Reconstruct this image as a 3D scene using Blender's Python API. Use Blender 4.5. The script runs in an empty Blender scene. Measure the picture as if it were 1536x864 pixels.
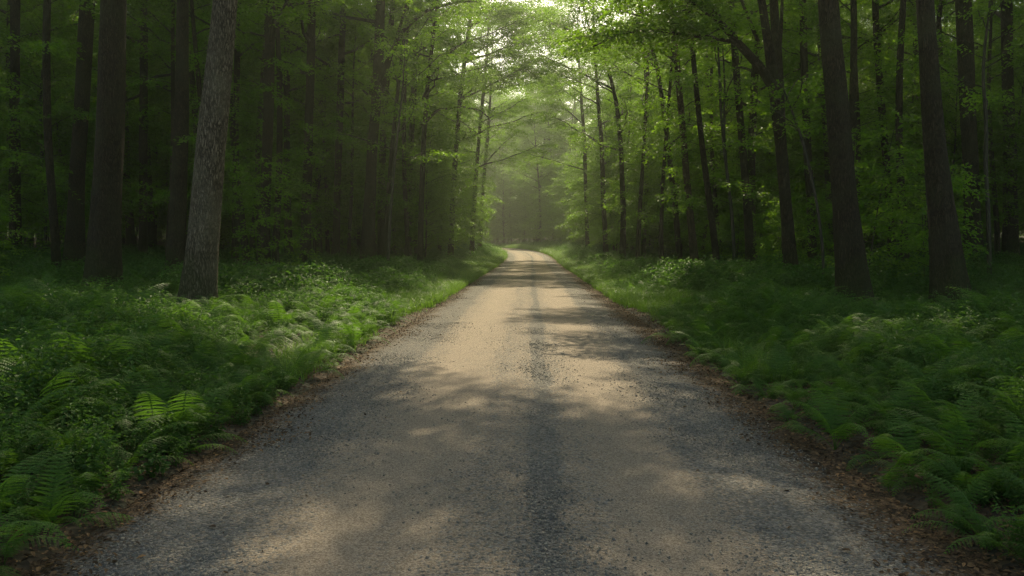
import bpy, math, random
import numpy as np
from mathutils import Vector, Matrix

R = math.radians
rng = np.random.default_rng(11)
random.seed(5)
scene = bpy.context.scene
COL = scene.collection

# ------------------------------------------------------------------ camera
F_PX, W_PX, H_PX = 1195.0, 1536.0, 864.0
CAM = Vector((0.08, 0.0, 1.6))
cam_d = bpy.data.cameras.new('camera')
cam_d.sensor_width = 36.0
cam_d.lens = 36.0 * F_PX / W_PX
cam_d.clip_start, cam_d.clip_end = 0.05, 2000.0
cam = bpy.data.objects.new('camera', cam_d)
cam.location = CAM
cam.rotation_euler = (R(90 - 3.16), 0, R(1.39))
COL.objects.link(cam)
scene.camera = cam
CM = cam.rotation_euler.to_matrix()
CMI = CM.transposed()

def at_depth(px, py, Y):
    d = CM @ Vector(((px - 768) / F_PX, -(py - 432) / F_PX, -1.0))
    return CAM + d * (Y / d.y)

def project(p):
    q = CMI @ (Vector(p) - CAM)
    if q.z > -0.1:
        return None
    return 768 + F_PX * q.x / -q.z, 432 - F_PX * q.y / -q.z

# ------------------------------------------------------------------ terrain
def sstep(a, b, x):
    t = np.clip((np.asarray(x, float) - a) / (b - a), 0, 1)
    return t * t * (3 - 2 * t)

def xc(y):                       # centre line of the road, bends left far off
    y = np.asarray(y, float)
    a = np.clip(y - 72, 0, None)
    return np.where(a < 48, -a * a / 560.0, -(48 * 48) / 560.0 - (a - 48) * 48 / 280.0 - np.clip(a - 48, 0, None) ** 2 / 90.0)

def zr(y):                       # long profile: a gentle rise to a crest
    y = np.asarray(y, float)
    return 0.95 * sstep(52, 128, y) - 1.5 * sstep(126, 190, y)

def gz(x, y):                    # forest floor
    x = np.asarray(x, float); y = np.asarray(y, float)
    d = np.abs(x - xc(y))
    n = (0.10 * np.sin(x * .55 + y * .31 + 1) + .08 * np.sin(x * .9 - y * .5) + .12 * np.sin(x * .21 + y * .17 + 2)
         + .03 * np.sin(x * 2.3 + 1.3) * np.sin(y * 2.1))
    z = zr(y) - .07 * (1 - sstep(2.3, 2.6, d)) + .2 * sstep(2.5, 4.6, d) + 1.35 * sstep(5, 42, d) + 5.5 * sstep(172, 270, y) + n * .6 * sstep(3, 7, d)
    return z

# ------------------------------------------------------------------ materials
def new_mat(name):
    m = bpy.data.materials.new(name)
    m.use_nodes = True
    nt = m.node_tree
    nt.nodes.clear()
    out = nt.nodes.new('ShaderNodeOutputMaterial')
    return m, nt, out

def N(nt, t, **kw):
    n = nt.nodes.new(t)
    for k, v in kw.items():
        if k in n.inputs:
            n.inputs[k].default_value = v
        else:
            setattr(n, k, v)
    return n

def L(nt, a, b):
    nt.links.new(a, b)

def mixc(nt, fac, a, b, blend='MIX'):
    n = nt.nodes.new('ShaderNodeMix'); n.data_type = 'RGBA'; n.blend_type = blend
    for s, v in ((n.inputs[0], fac), (n.inputs[6], a), (n.inputs[7], b)):
        if hasattr(v, 'is_linked'):
            L(nt, v, s)
        else:
            s.default_value = v if not isinstance(v, tuple) or len(v) == 4 else (*v, 1)
    return n.outputs[2]

def math_n(nt, op, a, b=None, c=None):
    n = nt.nodes.new('ShaderNodeMath'); n.operation = op
    for s, v in zip(n.inputs, (a, b, c)):
        if v is None:
            continue
        if hasattr(v, 'is_linked'):
            L(nt, v, s)
        else:
            s.default_value = v
    return n.outputs[0]

def ramp(nt, fac, stops, interp='LINEAR'):
    n = nt.nodes.new('ShaderNodeValToRGB'); n.color_ramp.interpolation = interp
    e = n.color_ramp.elements
    while len(e) < len(stops):
        e.new(0.5)
    for el, (p, c) in zip(e, stops):
        el.position = p
        el.color = (*c, 1) if isinstance(c, tuple) else (c, c, c, 1)
    L(nt, fac, n.inputs[0])
    return n.outputs[0]

def leaf_mat(name, dark, light, trans, tfac=.45, rough=.5, spec=.3):
    m, nt, out = new_mat(name)
    at = N(nt, 'ShaderNodeAttribute', attribute_name='v')
    oi = N(nt, 'ShaderNodeObjectInfo')
    f = math_n(nt, 'ADD', math_n(nt, 'MULTIPLY', at.outputs['Fac'], .72), math_n(nt, 'MULTIPLY', oi.outputs['Random'], .28))
    c = mixc(nt, f, dark, light)
    t = mixc(nt, f, tuple(v * .6 for v in trans), tuple(min(1, v * 1.35) for v in trans))
    p = N(nt, 'ShaderNodeBsdfPrincipled', Roughness=rough)
    p.inputs['Specular IOR Level'].default_value = spec
    L(nt, c, p.inputs['Base Color'])
    tr = N(nt, 'ShaderNodeBsdfTranslucent')
    L(nt, t, tr.inputs['Color'])
    mx = N(nt, 'ShaderNodeMixShader'); mx.inputs[0].default_value = tfac
    L(nt, p.outputs[0], mx.inputs[1]); L(nt, tr.outputs[0], mx.inputs[2])
    L(nt, mx.outputs[0], out.inputs['Surface'])
    return m

M_LEAF = leaf_mat('beech_leaf', (.014, .056, .007), (.085, .20, .022), (.225, .43, .025), .5)
M_LEAF_OAK = leaf_mat('oak_leaf', (.013, .048, .007), (.078, .165, .02), (.19, .38, .025), .5)
M_HERB = leaf_mat('herb_leaf', (.011, .043, .008), (.066, .155, .03), (.13, .30, .035), .35, .55, .2)
M_FERN = leaf_mat('fern_leaf', (.014, .055, .008), (.07, .17, .022), (.15, .33, .03), .38, .5, .25)
M_GRASS = leaf_mat('grass_blade', (.035, .11, .012), (.12, .24, .03), (.22, .42, .04), .35, .45, .3)

def bark_mat(name, furrow, ridge, tint, scale=32.0, bump=.045):
    m, nt, out = new_mat(name)
    tc = N(nt, 'ShaderNodeTexCoord')
    mp = N(nt, 'ShaderNodeMapping'); mp.inputs['Scale'].default_value = (1, 1, .18)
    L(nt, tc.outputs['Object'], mp.inputs['Vector'])
    ns = N(nt, 'ShaderNodeTexNoise', Scale=scale * .55, Detail=3.0)
    L(nt, mp.outputs[0], ns.inputs['Vector'])
    mv = mixc(nt, .10, mp.outputs[0], ns.outputs['Color'], 'ADD')
    vo = N(nt, 'ShaderNodeTexVoronoi', feature='DISTANCE_TO_EDGE', Scale=scale)
    L(nt, mv, vo.inputs['Vector'])
    fine = N(nt, 'ShaderNodeTexNoise', Scale=70.0, Detail=4.0)
    L(nt, tc.outputs['Object'], fine.inputs['Vector'])
    ridge_f = ramp(nt, vo.outputs['Distance'], [(.0, 0.), (.12, .35), (.3, 1.)])
    c = mixc(nt, ridge_f, furrow, ridge)
    big = N(nt, 'ShaderNodeTexNoise', Scale=1.3, Detail=4.0)
    L(nt, tc.outputs['Object'], big.inputs['Vector'])
    c = mixc(nt, ramp(nt, big.outputs['Fac'], [(.42, 0.), (.7, .75)]), c, tint)
    c = mixc(nt, ramp(nt, fine.outputs['Fac'], [(.35, .55), (.65, 0.)]), c, furrow)
    sx = N(nt, 'ShaderNodeSeparateXYZ'); L(nt, tc.outputs['Object'], sx.inputs[0])
    mh = N(nt, 'ShaderNodeMapRange', interpolation_type='SMOOTHSTEP')
    mh.inputs['From Min'].default_value = 1.5; mh.inputs['From Max'].default_value = -.1
    L(nt, math_n(nt, 'MULTIPLY_ADD', math_n(nt, 'SUBTRACT', big.outputs['Fac'], .5), 2.6, sx.outputs[2]), mh.inputs['Value'])
    c = mixc(nt, math_n(nt, 'MULTIPLY', mh.outputs[0], .75), c, (.045, .062, .015))
    p = N(nt, 'ShaderNodeBsdfPrincipled', Roughness=.9)
    p.inputs['Specular IOR Level'].default_value = .14
    L(nt, c, p.inputs['Base Color'])
    h = math_n(nt, 'ADD', ridge_f, math_n(nt, 'MULTIPLY', fine.outputs['Fac'], .5))
    b = N(nt, 'ShaderNodeBump', Strength=1.0, Distance=bump)
    L(nt, h, b.inputs['Height']); L(nt, b.outputs[0], p.inputs['Normal'])
    L(nt, p.outputs[0], out.inputs['Surface'])
    return m

M_BARK = bark_mat('oak_bark', (.018, .013, .009), (.105, .077, .052), (.07, .07, .038))
M_BARK_PALE = bark_mat('pale_oak_bark', (.035, .027, .019), (.42, .34, .25), (.28, .25, .17))
M_BARK_BROWN = bark_mat('brown_bark', (.03, .02, .012), (.16, .115, .075), (.11, .085, .05), 30.0, .03)
M_BARK_THIN = bark_mat('beech_bark', (.03, .026, .02), (.11, .095, .075), (.07, .075, .05), 14.0, .012)
M_TWIG = M_BARK_THIN

def ground_mat():
    m, nt, out = new_mat('forest_floor')
    tc = N(nt, 'ShaderNodeTexCoord')
    vo = N(nt, 'ShaderNodeTexVoronoi', Scale=16.0)
    ns = N(nt, 'ShaderNodeTexNoise', Scale=3.0, Detail=6.0)
    L(nt, tc.outputs['Object'], vo.inputs['Vector']); L(nt, tc.outputs['Object'], ns.inputs['Vector'])
    sep = N(nt, 'ShaderNodeSeparateColor'); L(nt, vo.outputs['Color'], sep.inputs[0])
    c = ramp(nt, sep.outputs[0], [(0, (.028, .018, .011)), (.5, (.06, .037, .02)), (1, (.11, .068, .036))])
    c = mixc(nt, ramp(nt, ns.outputs['Fac'], [(.4, 0.), (.65, .8)]), c, (.024, .03, .012))
    p = N(nt, 'ShaderNodeBsdfPrincipled', Roughness=.95)
    L(nt, c, p.inputs['Base Color'])
    b = N(nt, 'ShaderNodeBump', Strength=.8, Distance=.03)
    L(nt, vo.outputs['Distance'], b.inputs['Height']); L(nt, b.outputs[0], p.inputs['Normal'])
    L(nt, p.outputs[0], out.inputs['Surface'])
    return m

def road_mat():
    m, nt, out = new_mat('gravel_road')
    uv = N(nt, 'ShaderNodeUVMap')
    mp = N(nt, 'ShaderNodeMapping'); mp.inputs['Scale'].default_value = (1, .16, 1)
    L(nt, uv.outputs[0], mp.inputs['Vector'])
    w1 = N(nt, 'ShaderNodeTexNoise', Scale=1.6, Detail=4.0); L(nt, mp.outputs[0], w1.inputs['Vector'])
    w2 = N(nt, 'ShaderNodeTexNoise', Scale=1.1, Detail=5.0, Roughness=.65); L(nt, uv.outputs[0], w2.inputs['Vector'])
    w3 = N(nt, 'ShaderNodeTexNoise', Scale=9.0, Detail=4.0); L(nt, mp.outputs[0], w3.inputs['Vector'])
    sep = N(nt, 'ShaderNodeSeparateXYZ'); L(nt, uv.outputs[0], sep.inputs[0])
    u = math_n(nt, 'ADD', sep.outputs[0], math_n(nt, 'MULTIPLY', math_n(nt, 'SUBTRACT', w1.outputs['Fac'], .5), .55))
    def s(v): return (v + 2.6) / 5.2
    dust = ramp(nt, math_n(nt, 'DIVIDE', math_n(nt, 'ADD', u, 2.6), 5.2),
                [(s(-2.1), .0), (s(-1.6), .06), (s(-1.32), .62), (s(-.95), 1.), (s(-.5), .85), (s(-.28), .5), (s(-.1), .62), (s(.05), .5), (s(.12), .05),
                 (s(.24), .03), (s(.33), .6), (s(.75), 1.), (s(1.12), .8), (s(1.38), .1), (s(2.0), 0.)], 'EASE')
    dust = math_n(nt, 'MULTIPLY', dust, math_n(nt, 'ADD', .8, math_n(nt, 'MULTIPLY', w2.outputs['Fac'], .4)))
    dust = math_n(nt, 'ADD', dust, math_n(nt, 'MULTIPLY', math_n(nt, 'SUBTRACT', w3.outputs['Fac'], .5), .6))
    # individual stones
    vo = N(nt, 'ShaderNodeTexVoronoi', Scale=62.0); L(nt, uv.outputs[0], vo.inputs['Vector'])
    vs = N(nt, 'ShaderNodeTexVoronoi', Scale=130.0); L(nt, uv.outputs[0], vs.inputs['Vector'])
    sc = N(nt, 'ShaderNodeSeparateColor'); L(nt, vo.outputs['Color'], sc.inputs[0])
    sc2 = N(nt, 'ShaderNodeSeparateColor'); L(nt, vs.outputs['Color'], sc2.inputs[0])
    stone = ramp(nt, sc.outputs[0], [(0, (.055, .057, .058)), (.45, (.125, .126, .122)), (.8, (.19, .184, .172)), (1, (.31, .285, .25))])
    dirt = ramp(nt, sc2.outputs[0], [(0, (.15, .116, .085)), (.5, (.262, .208, .156)), (1, (.37, .30, .232))])
    # dust fills from the gaps upward: stones stay bare where dust is thin
    th = math_n(nt, 'ADD', math_n(nt, 'SUBTRACT', dust, sc.outputs[1]), .58)
    c = mixc(nt, ramp(nt, th, [(.36, .15), (.66, .97)]), stone, dirt)
    fn = N(nt, 'ShaderNodeTexNoise', Scale=260.0, Detail=3.0); L(nt, uv.outputs[0], fn.inputs['Vector'])
    c = mixc(nt, .55, c, ramp(nt, fn.outputs['Fac'], [(.3, .25), (.7, .8)]), 'OVERLAY')
    # leaf litter on the shoulders
    au = math_n(nt, 'ADD', math_n(nt, 'ABSOLUTE', math_n(nt, 'ADD', sep.outputs[0], .1)), math_n(nt, 'MULTIPLY', math_n(nt, 'SUBTRACT', w2.outputs['Fac'], .5), .9))
    lit = ramp(nt, math_n(nt, 'MULTIPLY_ADD', math_n(nt, 'SUBTRACT', sc.outputs[2], .5), .3, au), [(0, 0.), (1, 0.)])
    litf = N(nt, 'ShaderNodeMapRange', interpolation_type='SMOOTHSTEP')
    litf.inputs['From Min'].default_value = 1.88; litf.inputs['From Max'].default_value = 2.3
    L(nt, math_n(nt, 'MULTIPLY_ADD', math_n(nt, 'SUBTRACT', sc.outputs[2], .5), .35, au), litf.inputs['Value'])
    vl = N(nt, 'ShaderNodeTexVoronoi', Scale=30.0); L(nt, uv.outputs[0], vl.inputs['Vector'])
    sl = N(nt, 'ShaderNodeSeparateColor'); L(nt, vl.outputs['Color'], sl.inputs[0])
    litter = ramp(nt, sl.outputs[0], [(0, (.03, .02, .012)), (.45, (.075, .047, .027)), (.85, (.13, .08, .045)), (1, (.2, .125, .07))])
    c = mixc(nt, litf.outputs[0], c, litter)
    p = N(nt, 'ShaderNodeBsdfPrincipled', Roughness=.92)
    p.inputs['Specular IOR Level'].default_value = .25
    L(nt, c, p.inputs['Base Color'])
    h = math_n(nt, 'ADD', math_n(nt, 'MULTIPLY', math_n(nt, 'SUBTRACT', 1., vo.outputs['Distance']), math_n(nt, 'SUBTRACT', 1.15, dust)),
               math_n(nt, 'MULTIPLY', fn.outputs['Fac'], .35))
    h = math_n(nt, 'ADD', h, math_n(nt, 'MULTIPLY', w3.outputs['Fac'], .8))
    b = N(nt, 'ShaderNodeBump', Strength=1.0, Distance=.02)
    L(nt, h, b.inputs['Height']); L(nt, b.outputs[0], p.inputs['Normal'])
    L(nt, p.outputs[0], out.inputs['Surface'])
    return m

def varied_mat(name, stops, rough=.85):
    m, nt, out = new_mat(name)
    oi = N(nt, 'ShaderNodeObjectInfo')
    tc = N(nt, 'ShaderNodeTexCoord')
    ns = N(nt, 'ShaderNodeTexNoise', Scale=60.0, Detail=3.0); L(nt, tc.outputs['Object'], ns.inputs['Vector'])
    c = ramp(nt, math_n(nt, 'MULTIPLY_ADD', math_n(nt, 'SUBTRACT', ns.outputs['Fac'], .5), .3, oi.outputs['Random']), stops)
    p = N(nt, 'ShaderNodeBsdfPrincipled', Roughness=rough)
    p.inputs['Specular IOR Level'].default_value = .25
    L(nt, c, p.inputs['Base Color'])
    L(nt, p.outputs[0], out.inputs['Surface'])
    return m

M_STONE = varied_mat('gravel_stone', [(0, (.11, .108, .1)), (.4, (.17, .16, .14)), (.75, (.25, .22, .175)), (1, (.38, .32, .24))])
M_DRY = varied_mat('dry_leaf', [(0, (.05, .03, .017)), (.45, (.10, .06, .032)), (.8, (.17, .10, .05)), (1, (.27, .15, .07))])

# ------------------------------------------------------------------ mesh builder (quads only)
class MB:
    def __init__(s):
        s.V, s.F, s.M, s.A, s.n = [], [], [], [], 0
    def add(s, V, F, mat=0, val=None):
        V = np.asarray(V, np.float32).reshape(-1, 3); F = np.asarray(F, np.int32).reshape(-1, 4)
        s.V.append(V); s.F.append(F + s.n); s.n += len(V)
        s.M.append(np.full(len(F), mat, np.int32))
        s.A.append(np.full(len(F), .5, np.float32) if val is None else np.asarray(val, np.float32))
    def mesh(s, name, mats, smooth_mat=None):
        me = bpy.data.meshes.new(name)
        V = np.concatenate(s.V); F = np.concatenate(s.F); M = np.concatenate(s.M); A = np.concatenate(s.A)
        me.vertices.add(len(V)); me.vertices.foreach_set('co', V.ravel())
        me.loops.add(F.size); me.loops.foreach_set('vertex_index', F.ravel())
        me.polygons.add(len(F))
        me.polygons.foreach_set('loop_start', np.arange(0, F.size, 4, dtype=np.int32))
        for m in mats:
            me.materials.append(m)
        me.polygons.foreach_set('material_index', M)
        sm = np.zeros(len(F), bool) if smooth_mat is None else np.isin(M, smooth_mat)
        me.polygons.foreach_set('use_smooth', sm)
        a = me.attributes.new('v', 'FLOAT', 'FACE'); a.data.foreach_set('value', A)
        me.update(calc_edges=True)
        me.validate()
        return me

def unit(a):
    return a / np.maximum(np.linalg.norm(a, axis=-1, keepdims=True), 1e-9)

def add_leaves(mb, P, D, Nn, ln, wd, mat=0, val=None):
    """pointed leaves folded along the midrib: 2 quads each"""
    n = len(P)
    if n == 0:
        return
    D = unit(D); S = unit(np.cross(D, Nn)); U = np.cross(S, D)
    ln = np.asarray(ln).reshape(-1, 1); wd = np.asarray(wd).reshape(-1, 1)
    up = U * wd * .16
    v0 = P
    l1 = P + D * ln * .33 + S * wd * .5 + up
    l2 = P + D * ln * .68 + S * wd * .38 + up - U * ln * .04
    t = P + D * ln - U * ln * .14
    r2 = P + D * ln * .68 - S * wd * .38 + up - U * ln * .04
    r1 = P + D * ln * .33 - S * wd * .5 + up
    V = np.stack([v0, l1, l2, t, r2, r1], 1).reshape(-1, 3)
    b = (np.arange(n) * 6)[:, None]
    F = np.stack([b + np.array([[0, 3, 2, 1]]), b + np.array([[0, 5, 4, 3]])], 1).reshape(-1, 4)
    if val is None:
        val = np.random.default_rng(n).random(n)
    mb.add(V, F, mat, np.repeat(val, 2))

def add_leaves_q(mb, P, D, Nn, ln, wd, mat=0, val=None):
    """far leaves: one bent quad each"""
    n = len(P)
    if n == 0:
        return
    D = unit(D); S = unit(np.cross(D, Nn)); U = np.cross(S, D)
    ln = np.asarray(ln).reshape(-1, 1); wd = np.asarray(wd).reshape(-1, 1)
    V = np.stack([P, P + D * ln * .42 + S * wd * .5 + U * wd * .12, P + D * ln - U * ln * .1, P + D * ln * .42 - S * wd * .5 + U * wd * .12], 1).reshape(-1, 3)
    F = np.arange(4 * n).reshape(-1, 4)
    mb.add(V, F, mat, val)

def tube(mb, pts, rad, sides=8, mat=0, jit=0.0, r=None, cap=False):
    pts = np.asarray(pts, float); n = len(pts)
    rad = np.broadcast_to(np.asarray(rad, float), (n,))
    T = unit(np.gradient(pts, axis=0))
    ref = np.array([1., 0, 0]) if abs(T[0][0]) < .8 else np.array([0, 1., 0])
    A = unit(np.cross(T, ref)); B = np.cross(T, A)
    th = np.arange(sides) * 2 * np.pi / sides
    rr = rad[:, None] * np.ones((n, sides))
    if jit and r is not None:
        rr = rr * (1 + jit * r.normal(size=(n, sides)))
    V = pts[:, None, :] + rr[..., None] * (np.cos(th)[None, :, None] * A[:, None, :] + np.sin(th)[None, :, None] * B[:, None, :])
    i = np.arange(n - 1)[:, None] * sides; j = np.arange(sides)[None, :]; k = (j + 1) % sides
    F = np.stack([i + j, i + k, i + sides + k, i + sides + j], -1).reshape(-1, 4)
    mb.add(V.reshape(-1, 3), F, mat)

def spray(mb, p0, az, Ln, rise, droop, r, leaf=.085, dens=1.0, lm=0, tm=1, near=False, sag=.25):
    """one flat leafy branch: axis, alternate side twigs, alternate leaves; tiers like a beech's"""
    nt = max(6, int(Ln / .085 * dens))
    t = np.linspace(.16, 1, nt)
    ca, sa = math.cos(az), math.sin(az)
    bend = r.normal() * .25
    def axis(tt):
        a = az + bend * tt
        return np.stack([p0[0] + Ln * tt * np.cos(a), p0[1] + Ln * tt * np.sin(a), p0[2] + Ln * (rise * tt - droop * tt * tt)], -1)
    B = axis(t)
    tube(mb, axis(np.linspace(0, 1, 5)), np.linspace(.006 * Ln + .003, .002, 5), 3, tm)
    side = np.where(np.arange(nt) % 2 == 0, 1., -1.)
    ha = az + bend * t + side * np.radians(58 - 26 * t) + r.normal(size=nt) * .16
    tl = (.2 + .48 * Ln * (1 - t) ** .8 * np.minimum(1, t * 2.6)) * (.7 + .55 * r.random(nt))
    step = .05 * leaf / .085
    ml = int(np.ceil(tl.max() / step))
    s = (np.arange(ml) + .6)[None, :] * step
    mask = (s < tl[:, None]) & (r.random((nt, ml)) < .93)
    slope = rise * .35 - droop * t + r.normal(size=nt) * .34
    HX, HY = np.cos(ha)[:, None], np.sin(ha)[:, None]
    P = np.stack([B[:, None, 0] + HX * s, B[:, None, 1] + HY * s, B[:, None, 2] + slope[:, None] * s - sag * s * s], -1)
    ls = np.where(np.arange(ml) % 2 == 0, 1., -1.)[None, :]
    la = ha[:, None] + ls * np.radians(46) + r.normal(size=(nt, ml)) * .3
    D = np.stack([np.cos(la), np.sin(la), -.22 + r.normal(size=(nt, ml)) * .38], -1)[mask]
    P = P[mask]; n = len(P)
    P = P + r.normal(size=(n, 3)) * np.array([.03, .03, .05])
    Nn = unit(np.stack([r.normal(size=n) * .42, r.normal(size=n) * .42, np.ones(n)], -1))
    ln = leaf * (.95 + .55 * r.random(n))
    val = np.clip(r.random() * .5 + r.random(n) * .5, 0, 1)
    (add_leaves if near else add_leaves_q)(mb, P, D, Nn, ln, ln * .62, lm, val)

def curve_pts(p0, az, Ln, rise, bendup, n=8, r=None, wob=.04):
    t = np.linspace(0, 1, n)
    a = az + (r.normal() * .35 if r is not None else 0) * t
    P = np.stack([p0[0] + Ln * t * np.cos(a), p0[1] + Ln * t * np.sin(a), p0[2] + Ln * (rise * t + bendup * t * t)], -1)
    if r is not None:
        P[1:] += r.normal(size=(n - 1, 3)) * wob * Ln * .3
    return P

def interp_path(pts, m):
    pts = np.asarray(pts, float)
    d = np.r_[0, np.cumsum(np.linalg.norm(np.diff(pts, axis=0), axis=1))]
    s = np.linspace(0, d[-1], m)
    out = np.stack([np.interp(s, d, pts[:, k]) for k in range(3)], -1)
    for _ in range(max(1, m // 12)):           # soften the corners
        out[1:-1] = (out[:-2] + 2 * out[1:-1] + out[2:]) / 4
    return out

def trunk_geo(mb, path, rad, r, sides=20, flare=.55, ridges=6, mat=0):
    """tapered bole with lobes and a root flare; path rises from below ground"""
    path = np.asarray(path, float); n = len(path)
    h = path[:, 2] - path[0, 2]
    th = np.arange(sides) * 2 * np.pi / sides
    ph = r.random(4) * 6.28
    fl = flare * np.exp(-h / (.55 + rad[0] * 1.4))[:, None]
    lob = 1 + fl * (1 + .42 * np.cos(th * 5 + ph[0]) + .2 * np.cos(th * 3 + ph[1]))[None, :]
    lob = lob * (1 + .05 * np.sin(th * 2 + ph[2] + h[:, None] * .6) + .03 * np.sin(th * 5 + h[:, None] * .9 + ph[3]) + .03 * np.sin(th * 3 - h[:, None] * 1.7 + ph[1]) + .014 * r.normal(size=(n, sides)))
    rr = np.asarray(rad)[:, None] * lob
    V = np.stack([path[:, None, 0] + rr * np.cos(th), path[:, None, 1] + rr * np.sin(th), np.repeat(path[:, 2:3], sides, 1)], -1)
    i = np.arange(n - 1)[:, None] * sides; j = np.arange(sides)[None, :]; k = (j + 1) % sides
    F = np.stack([i + j, i + k, i + sides + k, i + sides + j], -1).reshape(-1, 4)
    mb.add(V.reshape(-1, 3), F, mat)

def crown_on(mb, path, rads, r, z0, reach=4.2, nlimb=11, per=9, leaf=.1, near=False, gap=None, low=0, lowz=(2.5, 7), thick=.8):
    """limbs off the upper trunk, leafy branches along the limbs; LOW adds small leafy shoots low on the trunk"""
    path = np.asarray(path, float)
    top = path[-1, 2]
    az = r.random() * 6.28
    nlimb = int(nlimb * 1.5 * thick); per = int(per * 1.6 * thick)
    for k in range(nlimb):
        f = (k + .5 * r.random()) / nlimb
        z = z0 + (top - z0) * f ** .9
        p = np.array([np.interp(z, path[:, 2], path[:, q]) for q in range(3)])
        az += 2.4 + r.normal() * .35
        Ln = reach * (1.05 - .62 * f) * (.75 + .45 * r.random())
        rise = .30 + .75 * f + r.normal() * .1
        c = curve_pts(p, az, Ln, rise, .05, 8, r)
        rb = float(np.interp(z, path[:, 2], rads)) * .45
        tube(mb, c, np.linspace(rb, .02, 8), 6, 1)
        for q in range(per):
            t = .25 + .75 * (q + r.random()) / per
            b = np.array([np.interp(t, np.linspace(0, 1, 8), c[:, w]) for w in range(3)])
            sd = 1 if q % 2 else -1
            spray(mb, b + r.normal(size=3) * .1, az + sd * (1.1 - .6 * t) + r.normal() * .3, (.9 + 1.1 * r.random()) * (1.2 - .4 * t) * reach / 4.2,
                  .18 + r.normal() * .15, .2 + .1 * r.random(), r, leaf, .85, 0, 1, near)
        spray(mb, c[-1], az, 1.3, .15, .25, r, leaf, .85, 0, 1, near)
    for q in range(4):
        spray(mb, path[-1] - np.array([0, 0, .3 * q]), q * 1.6 + r.random(), 1.3, .5, .2, r, leaf, .85, 0, 1, near)
    low = int(low * 1.8)
    for k in range(low):
        z = lowz[0] + (lowz[1] - lowz[0]) * (k + r.random()) / low
        p = np.array([np.interp(z, path[:, 2], path[:, q]) for q in range(3)])
        spray(mb, p, r.random() * 6.28, 1.0 + 1.5 * r.random(), .45, .45, r, leaf, .9, 0, 1, near)

# ------------------------------------------------------------------ object helpers
def link(name, me, parent=None, loc=None):
    o = bpy.data.objects.new(name, me)
    COL.objects.link(o)
    if parent is not None:
        o.parent = parent
    if loc is not None:
        o.location = loc
    return o

def tag(o, label=None, cat=None, group=None, kind=None):
    if label: o['label'] = label
    if cat: o['category'] = cat
    if group: o['group'] = group
    if kind: o['kind'] = kind
    return o

def empty(name, loc):
    o = bpy.data.objects.new(name, None)
    o.empty_display_size = .3
    COL.objects.link(o)
    o.location = loc
    return o

def copy_tree(o, loc, rz, sc, label, cat, group):
    c = o.copy(); COL.objects.link(c)
    c.location = loc; c.rotation_euler = (0, 0, rz); c.scale = (sc, sc, sc)
    tag(c, label, cat, group)
    for ch in o.children:
        k = ch.copy(); COL.objects.link(k); k.parent = c
    return c

# ------------------------------------------------------------------ ground and road
def grid_mesh(name, X, Y, Z, mat, uv=None):
    nx, ny = X.shape[1], X.shape[0]
    V = np.stack([X, Y, Z], -1).reshape(-1, 3)
    i = np.arange(ny - 1)[:, None] * nx; j = np.arange(nx - 1)[None, :]
    F = np.stack([i + j, i + j + 1, i + nx + j + 1, i + nx + j], -1).reshape(-1, 4)
    mb = MB(); mb.add(V, F)
    me = mb.mesh(name, [mat], [0])
    if uv is not None:
        l = me.uv_layers.new(name='UVMap')
        idx = np.empty(F.size, np.int32); me.loops.foreach_get('vertex_index', idx)
        l.data.foreach_set('uv', uv.reshape(-1, 2)[idx].astype(np.float32).ravel())
    return me

ux = np.sinh(np.linspace(-1, 1, 261) * 5.2) / math.sinh(5.2) * 420
uy = np.r_[np.arange(-25, 60, .6), np.arange(60, 200, 1.5), 200 + np.cumsum(np.linspace(2, 30, 30))]
GX, GY = np.meshgrid(ux, uy)
GX = GX + xc(np.minimum(GY, 175)) * np.clip(1 - np.abs(GX) / 120, 0, 1)
g = link('ground', grid_mesh('ground', GX, GY, gz(GX, GY), ground_mat()))
tag(g, 'dark forest floor of soil and leaf litter', 'ground', kind='structure')

ru = np.linspace(-2.62, 2.62, 45); rv = np.arange(-10, 172, .35)
RU, RV = np.meshgrid(ru, rv)
RX = RU + xc(RV)
prof = -.022 * RU ** 2 * .55 - .018 * np.exp(-((RU + .75) / .33) ** 2) - .018 * np.exp(-((RU - .8) / .33) ** 2)
RZ = zr(RV) + prof + .008 * np.sin(RV * 1.7 + RU * 2) * np.sin(RV * .9) + .05 - .05 * sstep(2.35, 2.62, np.abs(RU)) - .03 * sstep(2.5, 2.62, np.abs(RU))
road = link('road', grid_mesh('road', RX, RV, RZ, road_mat(), np.stack([RU, RV], -1)))
tag(road, 'gravel forest road with tan wheel tracks', 'road', kind='structure')

def road_z(u, v):
    return zr(v) - .0121 * u ** 2 + .05 - .018 * np.exp(-((u + .75) / .33) ** 2) - .018 * np.exp(-((u - .8) / .33) ** 2)

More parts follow.
